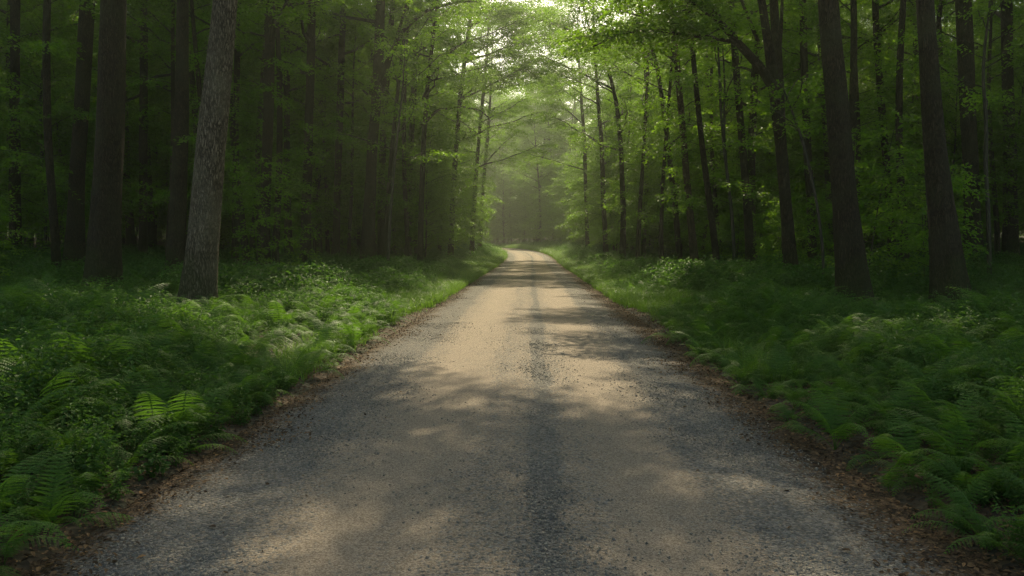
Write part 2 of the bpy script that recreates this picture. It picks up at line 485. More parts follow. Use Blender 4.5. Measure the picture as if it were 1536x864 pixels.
# ------------------------------------------------------------------ scatter (only for what nobody could count)
def scatter(name, P, rot, scl, idx, sources, label, cat):
    col = bpy.data.collections.new(name + '_sources')
    for o in sources:
        col.objects.link(o)
    me = bpy.data.meshes.new(name)
    P = np.asarray(P, np.float32)
    me.vertices.add(len(P)); me.vertices.foreach_set('co', P.ravel())
    a = me.attributes.new('rot', 'FLOAT_VECTOR', 'POINT'); a.data.foreach_set('vector', np.asarray(rot, np.float32).ravel())
    a = me.attributes.new('scl', 'FLOAT', 'POINT'); a.data.foreach_set('value', np.asarray(scl, np.float32))
    a = me.attributes.new('idx', 'INT', 'POINT'); a.data.foreach_set('value', np.asarray(idx, np.int32))
    o = link(name, me)
    ng = bpy.data.node_groups.new(name + '_scatter', 'GeometryNodeTree')
    ng.interface.new_socket('Geometry', in_out='INPUT', socket_type='NodeSocketGeometry')
    ng.interface.new_socket('Geometry', in_out='OUTPUT', socket_type='NodeSocketGeometry')
    gi = ng.nodes.new('NodeGroupInput'); go = ng.nodes.new('NodeGroupOutput')
    ci = ng.nodes.new('GeometryNodeCollectionInfo'); ci.inputs['Collection'].default_value = col
    ci.inputs['Separate Children'].default_value = True; ci.inputs['Reset Children'].default_value = True
    ip = ng.nodes.new('GeometryNodeInstanceOnPoints'); ip.inputs['Pick Instance'].default_value = True
    def attr(n, t):
        k = ng.nodes.new('GeometryNodeInputNamedAttribute'); k.data_type = t; k.inputs['Name'].default_value = n
        return k.outputs['Attribute']
    e = ng.nodes.new('FunctionNodeEulerToRotation')
    lk = ng.links.new
    lk(attr('rot', 'FLOAT_VECTOR'), e.inputs[0]); lk(e.outputs[0], ip.inputs['Rotation'])
    lk(attr('scl', 'FLOAT'), ip.inputs['Scale']); lk(attr('idx', 'INT'), ip.inputs['Instance Index'])
    lk(gi.outputs[0], ip.inputs['Points']); lk(ci.outputs[0], ip.inputs['Instance']); lk(ip.outputs[0], go.inputs[0])
    md = o.modifiers.new('scatter', 'NODES'); md.node_group = ng
    tag(o, label, cat, kind='stuff')
    return o

def src(name, me):
    return bpy.data.objects.new(name, me)

# ---- plants for the understorey
def herb_mesh(k):
    r = np.random.default_rng(100 + k); mb = MB()
    for s in range(r.integers(4, 8)):
        h = (.2, .16, .34, .3, .14, .4)[k] + .34 * r.random(); az = r.random() * 6.28; lean = .15 + .4 * r.random()
        n = 6; t = np.linspace(0, 1, n)
        P = np.stack([np.cos(az) * lean * h * t ** 1.5 + .06 * r.normal(), np.sin(az) * lean * h * t ** 1.5 + .06 * r.normal(), h * t], -1)
        tube(mb, P, np.linspace(.004, .002, n), 3, 0)
        m = 10 + int(h * 46)
        tt = .25 + .75 * np.sort(r.random(m))
        B = np.stack([np.interp(tt, t, P[:, q]) for q in range(3)], -1)
        a = np.arange(m) * 2.4 + r.normal(size=m) * .5
        D = np.stack([np.cos(a), np.sin(a), .1 - .5 * r.random(m)], -1)
        Nn = unit(np.stack([r.normal(size=m) * .3, r.normal(size=m) * .3, np.ones(m)], -1))
        ln = ((.03, .045, .035, .06, .04, .05)[k] + .045 * r.random(m)) * (1.1 - .4 * tt)
        add_leaves(mb, B + D * .03, D, Nn, ln, ln * (.6, .85, .3, .55, .75, .42)[k], 0, np.clip(.25 + .6 * tt * r.random(m) + .15 * r.random(), 0, 1))
    return mb.mesh('herb', [M_HERB])

def shrub_mesh(k):
    r = np.random.default_rng(150 + k); mb = MB()
    for s in range(5):
        spray(mb, np.array([r.normal() * .1, r.normal() * .1, .15 + .12 * s]), r.random() * 6.28, .55 + .5 * r.random(), .55, .5, r, .075, 1.0, 0, 0, True)
    tube(mb, [[0, 0, -.05], [.02, 0, .4], [.03, .02, .75]], [.008, .006, .003], 3, 0)
    return mb.mesh('low_shrub', [M_HERB])

def grass_mesh(k):
    r = np.random.default_rng(200 + k); mb = MB(); n = 46
    az = r.random(n) * 6.28; h = .14 + .22 * r.random(n); b = r.normal(size=(n, 2)) * .09
    out = .35 + .6 * r.random(n)
    d = np.stack([np.cos(az), np.sin(az)], -1); s = np.stack([-np.sin(az), np.cos(az)], -1)
    rows = []
    for t in (0, .4, .75, 1):
        c = b + d * (out * h * t ** 2)[:, None]; z = h * (t - .28 * t * t * out)
        w = .0045 * (1 - .85 * t)
        rows.append((np.c_[c - s * w, z], np.c_[c + s * w, z]))
    V = np.stack([p for q in rows for p in q], 1).reshape(-1, 3)
    i = (np.arange(n) * 8)[:, None]
    F = np.concatenate([i + np.array([[2 * q, 2 * q + 1, 2 * q + 3, 2 * q + 2]]) for q in range(3)], 1).reshape(-1, 4)
    mb.add(V, F, 0, np.repeat(r.random(n), 3))
    return mb.mesh('grass_tuft', [M_GRASS])

def frond_mesh(k):
    """one arching twice-cut fern frond, base at the origin, growing along +X"""
    r = np.random.default_rng(300 + k); mb = MB()
    Lf = .72 + .3 * r.random(); n = 19
    t = np.linspace(0, 1, 60)
    up = 1.25 - .3 * r.random(); cur = 1.55 + .45 * r.random()
    ang = up - cur * t ** 1.3
    x = np.r_[0, np.cumsum(np.cos(ang[:-1]))] * Lf / 59; z = np.r_[0, np.cumsum(np.sin(ang[:-1]))] * Lf / 59
    y = .05 * r.normal() * t ** 2 * 3
    C = np.stack([x, y, z], -1)
    tube(mb, C[::6], np.linspace(.0045, .0012, len(C[::6])), 3, 0)
    for q in range(n):
        tq = .2 + .79 * q / (n - 1)
        p = np.array([np.interp(tq, t, C[:, w]) for w in range(3)]); a = float(np.interp(tq, t, ang))
        T = np.array([math.cos(a), 0, math.sin(a)]); U = np.array([-math.sin(a), 0, math.cos(a)])
        s = (tq - .2) / .8
        pl = Lf * .215 * (min(1, .45 + s * 2.6)) * (1 - s) ** .75 * (.9 + .2 * r.random()) + .012
        for sd in (1, -1):
            D = unit(np.array([0, sd, 0]) * .92 + T * (.30 + .25 * s) - U * (.18 + .1 * r.random()) + r.normal(size=3) * .05)
            m = max(3, int(pl / .013))
            e = (np.arange(m) + .6) / m
            B = p + D * (e * pl)[:, None] - np.array([0, 0, 1.]) * (pl * .22 * e ** 2)[:, None]
            w = (.006 + .062 * pl) * (1 - e) ** .55 + .003
            S = np.cross(D, U)
            for s2 in (1, -1):
                DD = np.repeat((S * s2 * .9 + D * .5)[None], m, 0) + r.normal(size=(m, 3)) * .08
                add_leaves_q(mb, B, DD, np.repeat(U[None], m, 0), w, np.full(m, .018), 0, np.clip(.3 + .35 * s + .3 * r.random(m), 0, 1))
    return mb.mesh('frond', [M_FERN])

FRONDS = [frond_mesh(k) for k in range(6)]

def mesh_arrays(me):
    V = np.empty(len(me.vertices) * 3, np.float32); me.vertices.foreach_get('co', V)
    F = np.empty(len(me.loops), np.int32); me.loops.foreach_get('vertex_index', F)
    A = np.empty(len(me.polygons), np.float32); me.attributes['v'].data.foreach_get('value', A)
    return V.reshape(-1, 3), F.reshape(-1, 4), A

FR_ARR = [mesh_arrays(m) for m in FRONDS]

def frond_poses(r, n):
    return [(r.integers(0, 6), k * 6.283 / n + r.normal() * .25, r.normal() * .3 - .05, (.45 + .75 * r.random())) for k in range(n) if r.random() < .88]

def fern_mesh(k):
    r = np.random.default_rng(350 + k); mb = MB()
    for i, az, pit, s in frond_poses(r, 8):
        V, F, A = FR_ARR[i]
        M = np.array(Matrix.Rotation(az, 3, 'Z') @ Matrix.Rotation(pit, 3, 'Y') * s)
        mb.add(V @ M.T, F, 0, A)
    return mb.mesh('fern', [M_FERN])

FERNS = [fern_mesh(k) for k in range(5)]

# ------------------------------------------------------------------ named trees seen in the photograph
HEROES = []   # (name, px at base, Y)
KEEP = []     # ground positions already taken

def hero(name, label, Y, px, bark, H=22, cz=9.5, reach=4.0, nlimb=10, per=9, leaf=.115, low=0, lowz=(2.5, 7), flare=.5, sides=22, limbs=(), short=None, mat=None, over=(), near=False):
    """px: [(px, py, width)] along the trunk from its base up, at depth Y"""
    r = np.random.default_rng(sum(map(ord, label)))
    pts, rad = [], []
    for i, (a, b, w) in enumerate(px):
        p = at_depth(a, b, Y)
        pts.append([p.x, p.y, p.z]); rad.append(w * Y / F_PX / 2 * .88)
    x0 = pts[0][0]; z0 = float(gz(x0, Y))
    base = np.array([x0, Y, z0])
    pts = [np.array(p) for p in pts]
    pts[0] = np.array([x0, Y, z0 - .25])
    d = pts[-1] - pts[-2]; d = d / max(np.linalg.norm(d), 1e-6)
    topz = z0 + H
    hz = topz - pts[-1][2]
    if hz > 1:
        for f in (.35, .7, 1.):
            k = np.array([d[0] * hz * f * (1 - .45 * f), r.normal() * .15, hz * f])
            pts.append(pts[len(px) - 1] + k)
            rad.append(rad[len(px) - 1] * (1 - .78 * f))
    pts = np.array(pts) - base
    m = max(20, int(H / .4))
    dd = np.r_[0, np.cumsum(np.linalg.norm(np.diff(pts, axis=0), axis=1))]
    path = interp_path(pts, m)
    rads = np.interp(np.linspace(0, dd[-1], m), dd, rad)
    t = empty(name, base)
    mb = MB(); trunk_geo(mb, path, rads, r, sides, flare)
    trunk = link('trunk', mb.mesh('trunk', [bark], [0]), t)
    cb = MB()
    crown_on(cb, path, rads, r, cz, reach, nlimb, per, leaf, near, low=low, lowz=lowz)
    for z, Ln, rise in over:                     # long limbs reaching over the road, above the frame
        p = np.array([np.interp(z, path[:, 2], path[:, q]) for q in range(3)])
        az = (0.0 if x0 < 0 else math.pi) + r.normal() * .22
        c = curve_pts(p, az, Ln, rise, -.12, 12, r, .02)
        mb = MB(); tube(mb, c, np.linspace(.075, .015, 12), 8)
        link('limb', mb.mesh('limb', [bark], [0]), trunk)
        for q in range(int(Ln * 3.4)):
            tt = .22 + .78 * (q + r.random()) / int(Ln * 3.4)
            b = np.array([np.interp(tt, np.linspace(0, 1, 12), c[:, w]) for w in range(3)])
            spray(cb, b, az + (1 if q % 2 else -1) * (1.15 - .6 * tt) + r.normal() * .3, 1.2 + 1.3 * r.random(), .15 + r.normal() * .2, .22, r, leaf, .9, 0, 1, near)
    for lb in limbs:
        lp = [np.array(at_depth(a, b, Y + dy)) - base for a, b, w, dy in lb['px']]
        lr = [w * Y / F_PX / 2 for a, b, w, dy in lb['px']]
        lp2 = interp_path(lp, 22)
        l2 = np.interp(np.linspace(0, 1, 22), np.linspace(0, 1, len(lr)), lr)
        mb = MB(); tube(mb, lp2, l2, 10, 0, .03, r)
        link('limb', mb.mesh('limb', [bark], [0]), trunk)
        ns = lb.get('sprays', 0)
        for q in range(ns):
            f = lb.get('from', .35) + (1 - lb.get('from', .35)) * (q + .5 * r.random()) / ns
            i = min(21, int(f * 21))
            dv = lp2[min(21, i + 1)] - lp2[max(0, i - 1)]
            az = math.atan2(dv[1], dv[0]) + (1 if q % 2 else -1) * (.5 + .7 * r.random())
            spray(cb, lp2[i], az, lb.get('len', 1.4) * (.7 + .6 * r.random()), .1, .25, r, leaf, 1.0, 0, 1, near)
    link('crown', cb.mesh('crown', [mat or M_LEAF, M_TWIG]), t)
    tag(t, label, 'tree')
    HEROES.append((name, label, px[0][0], Y))
    KEEP.append((x0, Y))
    return t

G = M_LEAF_OAK
hero('oak_tree', 'thick straight dark furrowed oak at the left, beside the pale leaning oak', 18.5,
     [(154, 452, 56), (157, 380, 50), (163, 260, 45), (167, 130, 41), (170, 0, 38), (172, -120, 36)], M_BARK, 25, 9.5, 6.2, 14, 10, .1, mat=G, flare=.45, sides=32)
hero('oak_tree', 'thick pale grey oak with a curved trunk leaning right towards the road', 15.0,
     [(293, 480, 62), (297, 430, 53), (303, 370, 48), (311, 280, 46), (318, 200, 45), (328, 100, 42), (339, 0, 40), (348, -90, 38)], M_BARK_PALE, 24, 8.6, 5.6, 13, 10, .1, mat=G, over=[(9.2, 6.5, .3), (12.0, 7.5, .3)], flare=.3, sides=32)
hero('oak_tree', 'dark oak with a broad foot leaning right, left of the thick straight oak', 27.0,
     [(110, 385, 33), (113, 320, 26), (118, 230, 25), (126, 100, 24), (131, 0, 23), (134, -100, 21)], M_BARK, 24, 10, 4.2, 10, 8, .1, low=3, flare=.35, mat=G)
hero('oak_tree', 'slim straight dark trunk at the far left edge, left of every other big oak', 33.0,
     [(22, 360, 18), (22, 200, 16), (23, 0, 15), (24, -80, 14)], M_BARK, 24, 11, 4, 10, 8, .1, low=5, mat=G)
hero('oak_tree', 'dark upright oak standing close behind the pale leaning oak, its foot spreading left', 24.0,
     [(261, 400, 31), (265, 350, 26), (270, 250, 24), (274, 100, 21), (274, 0, 20), (275, -90, 19)], M_BARK, 24, 10, 4, 10, 8, .1, over=[(11.5, 8, .2), (13.5, 8.5, .25)], low=4, flare=.4, mat=G)
hero('tall_tree', 'thin dark trunk seen between the thick straight oak and the pale leaning oak', 40.0,
     [(213, 340, 14), (215, 180, 13), (217, 0, 12), (218, -80, 11)], M_BARK, 24, 9, 4, 10, 8, .1, low=8)
hero('tall_tree', 'thin dark trunk just right of the top of the pale leaning oak', 36.0,
     [(351, 350, 11), (354, 180, 10), (357, 0, 10), (358, -80, 9)], M_BARK, 23, 9, 4, 10, 8, .1, low=6)
hero('tall_tree', 'gently curved dark trunk, first one standing clear to the right of the pale leaning oak', 30.0,
     [(394, 410, 22), (396, 340, 19), (400, 250, 18), (404, 120, 17), (406, 0, 15), (408, -90, 14)], M_BARK, 23, 8.5, 4.4, 10, 9, .115, low=7, lowz=(3, 8))
hero('tall_tree', 'straight dark trunk with leafy shoots halfway between the pale leaning oak and the road bend', 34.0,
     [(457, 395, 18), (460, 300, 16), (463, 200, 15), (467, 70, 13), (469, -40, 12)], M_BARK, 22, 8, 4.2, 10, 9, .115, low=8, lowz=(2.5, 8))
hero('tall_tree', 'slender dark trunk leaning slightly right between the shooting trunk and the forked tree', 42.0,
     [(503, 385, 13), (507, 250, 12), (512, 100, 11), (515, 0, 10), (517, -70, 10)], M_BARK, 23, 8, 4.2, 10, 9, .115, low=8, lowz=(2.5, 8))
hero('forked_tree', 'stout dark tree left of the road with a heavy limb arching right across the canopy', 38.0,
     [(551, 392, 23), (553, 330, 20), (558, 230, 18), (566, 130, 17), (571, 0, 15), (573, -80, 14)], M_BARK, 23, 11, 4.2, 9, 9, .095, low=5, lowz=(3, 8),
     limbs=[dict(px=[(564, 130, 8, 0), (580, 95, 8, -.2), (604, 45, 7, -.5), (640, 15, 5, -1), (690, 2, 3, -1.5), (720, 2, 2, -2)], sprays=14, len=1.6),
            dict(px=[(562, 170, 5, 0), (588, 80, 5, .3), (606, 20, 4, .6), (618, -30, 3, 1)], sprays=6, len=1.5)])
hero('young_tree', 'pencil thin leaning sapling stem in front of the forked tree by the left verge', 30.0,
     [(580, 398, 6), (585, 330, 5), (592, 240, 4.5), (600, 170, 4)], M_BARK_THIN, 9, 4.2, 1.8, 8, 5, .085, flare=.2, sides=8)
hero('tall_tree', 'slim dark trunk hidden by leaves, just right of the forked tree', 50.0,
     [(611, 372, 11), (615, 250, 9), (621, 130, 9), (625, 0, 8)], M_BARK, 22, 8, 4, 10, 9, .115, over=[(12.5, 7.5, .35), (15, 7, .4)], low=6)
hero('arching_tree', 'slim dark tree on the left with a thin limb bowing over to the right', 42.0,
     [(630, 398, 10), (632, 300, 9), (636, 200, 8), (643, 110, 7), (652, 40, 6), (660, -40, 5)], M_BARK, 19, 8.5, 4, 9, 9, .09, low=3,
     limbs=[dict(px=[(633, 190, 5, 0), (655, 165, 4, -.3), (690, 160, 3, -.8), (718, 164, 2.5, -1.2), (735, 178, 2, -1.5)], sprays=9, len=1.1),
            dict(px=[(634, 150, 4, 0), (650, 110, 4, .4), (676, 78, 3, .6), (700, 60, 2, 1)], sprays=8, len=1.3)])
hero('tall_tree', 'straight slim trunk at the left verge with a leafy crown leaning over the road', 54.0,
     [(675, 390, 10), (679, 300, 9), (685, 210, 8), (692, 130, 7), (704, 40, 6)], M_BARK, 21, 7, 5.2, 12, 12, .115, low=4, over=[(11, 5.5, .4), (13.5, 6, .4), (16, 5.5, .4)])
hero('tall_tree', 'slim trunk in light haze near where the road bends, left verge', 68.0,
     [(707, 380, 8), (712, 290, 7), (719, 200, 6), (727, 120, 5)], M_BARK, 22, 7.5, 5.3, 12, 12, .11, low=8, over=[(14, 5.5, .35)])
hero('tall_tree', 'last clear trunk before the road bends away on the left', 84.0,
     [(719, 377, 7), (724, 290, 6), (731, 210, 5)], M_BARK, 24, 8, 5.4, 12, 12, .11, low=9, over=[(15, 6.5, .35), (18.5, 6.5, .4)])
# right side
hero('tall_tree', 'slender bowed trunk in haze right of the road bend, its top curving left', 50.0,
     [(934, 392, 10), (935, 320, 9), (932, 230, 8), (926, 160, 7), (912, 100, 5), (890, 60, 4)], M_BARK, 17, 6.5, 3.4, 8, 8, .115, low=4, over=[(11, 5.5, .5), (13.5, 5, .5)])
hero('tall_tree', 'slim double curved trunk in haze, left of the bowed trunk', 61.0,
     [(910, 382, 9), (905, 300, 8), (903, 220, 7), (897, 150, 6)], M_BARK, 21, 7, 4.2, 9, 9, .115, low=4, over=[(13, 5.5, .4), (16.5, 5, .4)])
hero('tall_tree', 'hazy thin trunk on the right, nearest to the road bend', 76.0,
     [(882, 378, 7), (879, 300, 6), (877, 220, 6), (872, 150, 5)], M_BARK, 24, 8, 5.4, 12, 12, .11, low=9, over=[(16, 6.5, .35), (20, 6.5, .4)])
hero('tall_tree', 'slim trunk leaning left right of the bowed trunk, with a crown over the road', 42.0,
     [(1022, 398, 10), (1012, 300, 9), (1000, 200, 8), (988, 110, 7), (975, 60, 6), (962, 20, 5)], M_BARK, 20, 6.5, 3.6, 8, 8, .115, low=4, over=[(11, 6, .35)])
hero('tall_tree', 'brown sunlit slim trunk leaning left near the lit verge on the right', 31.0,
     [(1045, 415, 14), (1036, 330, 12), (1026, 220, 11), (1017, 110, 10), (1010, 40, 8)], M_BARK_BROWN, 18, 8, 3.8, 9, 9, .09, low=4, flare=.25)
hero('young_tree', 'thin wavy sapling stem forking low, between the brown trunk and the many limbed tree', 29.0,
     [(1104, 412, 7), (1098, 320, 6), (1088, 240, 5), (1081, 170, 4.5), (1079, 100, 4)], M_BARK_THIN, 10, 4.5, 2.2, 8, 6, .085, flare=.2, sides=8, low=3,
     limbs=[dict(px=[(1090, 255, 4, 0), (1086, 200, 3.5, .2), (1087, 120, 3, .4), (1084, 70, 2, .5)], sprays=4, len=.9)])
hero('tall_tree', 'straight slim grey trunk crossed by the arching limb of the many limbed tree', 30.0,
     [(1128, 408, 15), (1121, 300, 13), (1112, 200, 12), (1103, 90, 12), (1097, 0, 11), (1093, -80, 10)], M_BARK, 22, 9.5, 4, 9, 9, .115, low=4)
hero('limbed_tree', 'dark tree on the right verge forking high, with long limbs arching left over the road', 21.5,
     [(1190, 428, 27), (1184, 370, 21), (1177, 280, 19), (1168, 180, 19), (1161, 125, 18), (1152, 60, 14), (1141, 0, 12), (1136, -60, 11)], M_BARK, 19, 8.6, 3.8, 9, 9, .095, over=[(12., 7, .3), (14, 6, .3)], flare=.35,
     limbs=[dict(px=[(1162, 135, 14, 0), (1140, 100, 13, -.2), (1105, 62, 10, -.6), (1075, 28, 8, -1), (1038, 0, 7, -1.5), (980, -22, 5, -2.2), (930, -15, 3, -2.8)], sprays=24, len=1.5, **{'from': .3}),
            dict(px=[(1112, 66, 6, -.5), (1080, 58, 6, -.7), (1030, 52, 5, -1), (980, 44, 4, -1.6), (930, 50, 3, -2.2), (890, 70, 2, -2.6)], sprays=26, len=1.35, **{'from': .2}),
            dict(px=[(1096, 55, 6, -.6), (1075, 18, 6, -.8), (1050, -10, 5, -1), (1020, -30, 3, -1.2)], sprays=10, len=1.3),
            dict(px=[(1136, 60, 6, 0), (1120, 20, 5, .3), (1104, -20, 4, .6)], sprays=6, len=1.2)])
hero('tall_tree', 'dark twin stem standing right behind the many limbed tree', 24.5,
     [(1183, 412, 15), (1177, 300, 15), (1171, 180, 15), (1165, 60, 15), (1159, -20, 13)], M_BARK, 20, 9.5, 3.6, 9, 8, .115,
     limbs=[dict(px=[(1168, 90, 6, 0), (1172, 40, 5, .2), (1174, -20, 4, .3)], sprays=3, len=1.)])
hero('tall_tree', 'slim straight dark trunk between the many limbed tree and the thick dark oak', 32.0,
     [(1221, 400, 15), (1215, 300, 13), (1209, 180, 12), (1205, 60, 12), (1203, -40, 11)], M_BARK, 22, 9, 4, 9, 9, .115, over=[(13, 8.5, .25), (15, 8.5, .25)], low=6)
hero('bent_sapling', 'long thin sapling bent over leftwards in front of the thick dark oak', 20.0,
     [(1238, 415, 5), (1234, 370, 5), (1226, 310, 5), (1214, 250, 5), (1199, 195, 4.5), (1183, 155, 4), (1176, 135, 3)], M_BARK_THIN, 4.6, 3.9, 1.1, 4, 4, .08, flare=.15, sides=8)
hero('oak_tree', 'thick dark oak on the right leaning left, its foot flaring to the right', 17.5,
     [(1284, 448, 58), (1277, 400, 47), (1270, 330, 41), (1261, 230, 37), (1253, 130, 34), (1244, 30, 31), (1239, -60, 29)], M_BARK, 24, 9.0, 6.4, 14, 11, .1, over=[(10.5, 7.5, .3), (13, 7, .35)], mat=G, flare=.4, sides=32)
hero('oak_tree', 'thick dark oak leaning left, rightmost of the two big right hand oaks', 16.5,
     [(1428, 448, 56), (1421, 400, 46), (1411, 320, 39), (1403, 230, 34), (1396, 130, 31), (1388, 20, 28), (1384, -60, 27)], M_BARK, 24, 9.0, 6.4, 14, 11, .1, mat=G, flare=.4, sides=32)
hero('oak_tree', 'dark shaded oak standing behind and right of the rightmost thick oak', 30.0,
     [(1462, 372, 29), (1458, 300, 25), (1453, 180, 24), (1447, 60, 24), (1443, -60, 22)], M_BARK, 24, 10, 4.2, 10, 8, .1, low=5, mat=G)
hero('young_tree', 'thin crooked sapling stem beside the shaded oak at the right', 22.0,
     [(1486, 398, 8), (1483, 330, 7), (1478, 250, 7), (1480, 180, 6), (1474, 120, 5), (1477, 60, 4)], M_BARK_THIN, 9, 4.5, 1.8, 7, 5, .085, flare=.2, sides=8, low=2)
hero('oak_tree', 'straight dark oak at the far right edge of the forest', 33.0,
     [(1518, 362, 22), (1515, 240, 19), (1511, 100, 18), (1509, -40, 17)], M_BARK, 24, 10, 4.2, 10, 8, .1, low=6, mat=G)
hero('tall_tree', 'slim shaded trunk leaning left in the gap between the two big right hand oaks', 34.0,
     [(1341, 380, 13), (1334, 300, 11), (1324, 180, 11), (1315, 60, 11), (1311, -40, 10)], M_BARK, 22, 9, 4, 9, 9, .115, low=7)

# ------------------------------------------------------------------ the rest of the wood
def proto(kind, k):
    r = np.random.default_rng(700 + k + 50 * len(kind))
    t = bpy.data.objects.new(kind, None)
    COL.objects.link(t)
    mb, cb = MB(), MB()
    if kind == 'tall_tree':
        H = 21 + 4 * r.random(); n = 34
        s = np.linspace(0, 1, n)
        path = np.stack([.9 * r.normal() * s ** 1.6 + .12 * np.sin(s * 7 + r.random() * 6), .9 * r.normal() * s ** 1.6 + .12 * np.sin(s * 6 + r.random() * 6), -.25 + H * s], -1)
        rads = np.interp(s, [0, .5, 1], [.2, .14, .03])
        trunk_geo(mb, path, rads, r, 14, .45)
        crown_on(cb, path, rads, r, 7.5, 4.3, 12, 9, .13, low=9, lowz=(2.2, 8), thick=1.05)
    elif kind == 'slim_tree':
        H = 15 + 4 * r.random(); n = 30
        s = np.linspace(0, 1, n)
        path = np.stack([1.1 * r.normal() * s ** 1.5 + .14 * np.sin(s * 7 + r.random() * 6), 1.1 * r.normal() * s ** 1.5 + .14 * np.sin(s * 6 + r.random() * 6), -.25 + H * s], -1)
        rads = np.interp(s, [0, .5, 1], [.125, .095, .02])
        trunk_geo(mb, path, rads, r, 12, .35)
        crown_on(cb, path, rads, r, 8.5, 2.8, 9, 7, .115, low=4, lowz=(2.5, 8))
    elif kind == 'beech_tree':
        H = 10 + 4 * r.random(); n = 26
        s = np.linspace(0, 1, n)
        path = np.stack([.8 * r.normal() * s ** 1.5 + .1 * np.sin(s * 8 + r.random() * 6), .8 * r.normal() * s ** 1.5 + .1 * np.sin(s * 7 + r.random() * 6), -.2 + H * s], -1)
        rads = np.interp(s, [0, .5, 1], [.075, .05, .012])
        trunk_geo(mb, path, rads, r, 10, .3)
        nb = 74; az = 0
        for q in range(nb):
            f = (q + .5 * r.random()) / nb
            z = 1.3 + (H - 1.5) * f; az += 2.4 + r.normal() * .4
            p = np.array([np.interp(z, path[:, 2], path[:, w]) for w in range(3)])
            spray(cb, p, az, (1.2 + 2.1 * math.sin(math.pi * min(1, .25 + f * .8)) ** 1.0) * (.75 + .5 * r.random()), .42 + .4 * f + r.normal() * .12, .42, r, .115, .85)
    else:
        H = 2.6 + 2.2 * r.random(); n = 12
        s = np.linspace(0, 1, n)
        path = np.stack([.5 * r.normal() * s ** 1.5, .5 * r.normal() * s ** 1.5, -.1 + H * s], -1)
        rads = np.linspace(.022, .005, n)
        trunk_geo(mb, path, rads, r, 7, .2)
        az = 0
        for q in range(24):
            f = (q + .5) / 24; z = .5 + (H - .55) * f; az += 2.4 + r.normal() * .4
            p = np.array([np.interp(z, path[:, 2], path[:, w]) for w in range(3)])
            spray(cb, p, az, (.55 + .75 * math.sin(math.pi * (.2 + .7 * f))) * (.8 + .4 * r.random()), .35, .35, r, .085, 1.0, 0, 1, True)
    b = {'tall_tree': M_BARK, 'slim_tree': M_BARK, 'beech_tree': M_BARK_THIN, 'sapling': M_BARK_THIN}[kind]
    link('trunk' if kind != 'sapling' else 'stem', mb.mesh('trunk', [b], [0]), t)
    link('crown' if kind != 'sapling' else 'foliage', cb.mesh('crown', [M_LEAF, M_TWIG]), t)
    return t

PROTO = {'tall_tree': [proto('tall_tree', k) for k in range(6)],
         'beech_tree': [proto('beech_tree', k) for k in range(8)],
         'slim_tree': [proto('slim_tree', k) for k in range(6)],
         'sapling': [proto('sapling', k) for k in range(5)]}

SHORT = {  # short names of the landmarks used in the labels below
    0: 'thick straight oak', 1: 'pale leaning oak', 2: 'broad footed oak', 3: 'far left trunk', 10: 'forked tree', 13: 'bowing limb tree',
    15: 'road bend', 17: 'bowed hazy trunk', 21: 'brown sunlit trunk', 24: 'many limbed tree', 28: 'thick dark oak', 29: 'rightmost thick oak'}
LM = sorted((HEROES[i][2], n) for i, n in SHORT.items())

def where(px):
    lo = [n for p, n in LM if p <= px]; hi = [n for p, n in LM if p > px]
    if not lo: return 'left of the far left trunk'
    if not hi: return 'right of the rightmost thick oak'
    return f'between the {lo[-1]} and the {hi[0]}'

PLACED = []
def free(x, y, dmin, droad):
    if abs(x - float(xc(y))) < droad: return False
    for a, b in KEEP:
        if (a - x) ** 2 + (b - y) ** 2 < (dmin * .8) ** 2: return False
    for a, b, c in PLACED:
        if (a - x) ** 2 + (b - y) ** 2 < ((dmin + c) / 2) ** 2: return False
    return True

def fill(kind, n, ymin, ymax, dmin, droad, sc, adj, cat, bias=1.0, wide=.72, edge=0.0, dmax=5.0):
    r = np.random.default_rng(sum(map(ord, kind + adj[0])) + int(droad * 10))
    k = tries = 0
    while k < n and tries < 12000:
        tries += 1
        y = ymin + (ymax - ymin) * r.random() ** bias
        if r.random() < edge:
            x = float(xc(y)) + (1 if r.random() < .5 else -1) * (droad + dmax * r.random())
        else:
            x = (r.random() * 2 - 1) * (wide * y + 3)
        if abs(x) > wide * y + 3 or (y > 70 and abs(x) > 42): continue
        if kind == 'tall_tree' and 0 < x - float(xc(y)) < 14 and 44 < y < 80: continue
        if kind == 'beech_tree' and 0 < x - float(xc(y)) < 11 and y < 80 and r.random() < .62: continue
        if not free(x, y, dmin, droad + 1.2 * float(sstep(30, 50, y)) + 2.6 * float(sstep(70, 95, y))): continue
        z = float(gz(x, y)); pr = project((x, y, z + 1.5))
        if pr is None: continue
        if kind == 'sapling' and 520 < pr[0] < 1000: continue
        if any(y < hy + 1 and abs(pr[0] - hx) < ({'beech_tree': 2300, 'tall_tree': 700, 'sapling': 600, 'slim_tree': 260}[kind] / y) + 6 for _, _, hx, hy in HEROES) and (y < 44 or r.random() < .5): continue
        PLACED.append((x, y, dmin))
        s = sc[0] + (sc[1] - sc[0]) * r.random()
        far = 'deep in shade' if y > 46 else 'in the wood'
        if abs(pr[0] - 797) < 150 and y > 50: far = 'in pale haze'
        side = 'left' if x < xc(y) else 'right'
        a = adj[0] if s > (sc[0] + sc[1]) / 2 else adj[1]
        label = f'{a} {far} {where(pr[0])}'
        if y > 85: label = label.replace(a, 'distant ' + a)
        src_o = PROTO[kind][int(r.integers(0, len(PROTO[kind])))]
        o = copy_tree(src_o, (x, y, z), r.random() * 6.28, s, label, cat, label)
        o.rotation_euler[1] = (-.045 if side == 'right' else .045) * r.random()
        k += 1
    return k

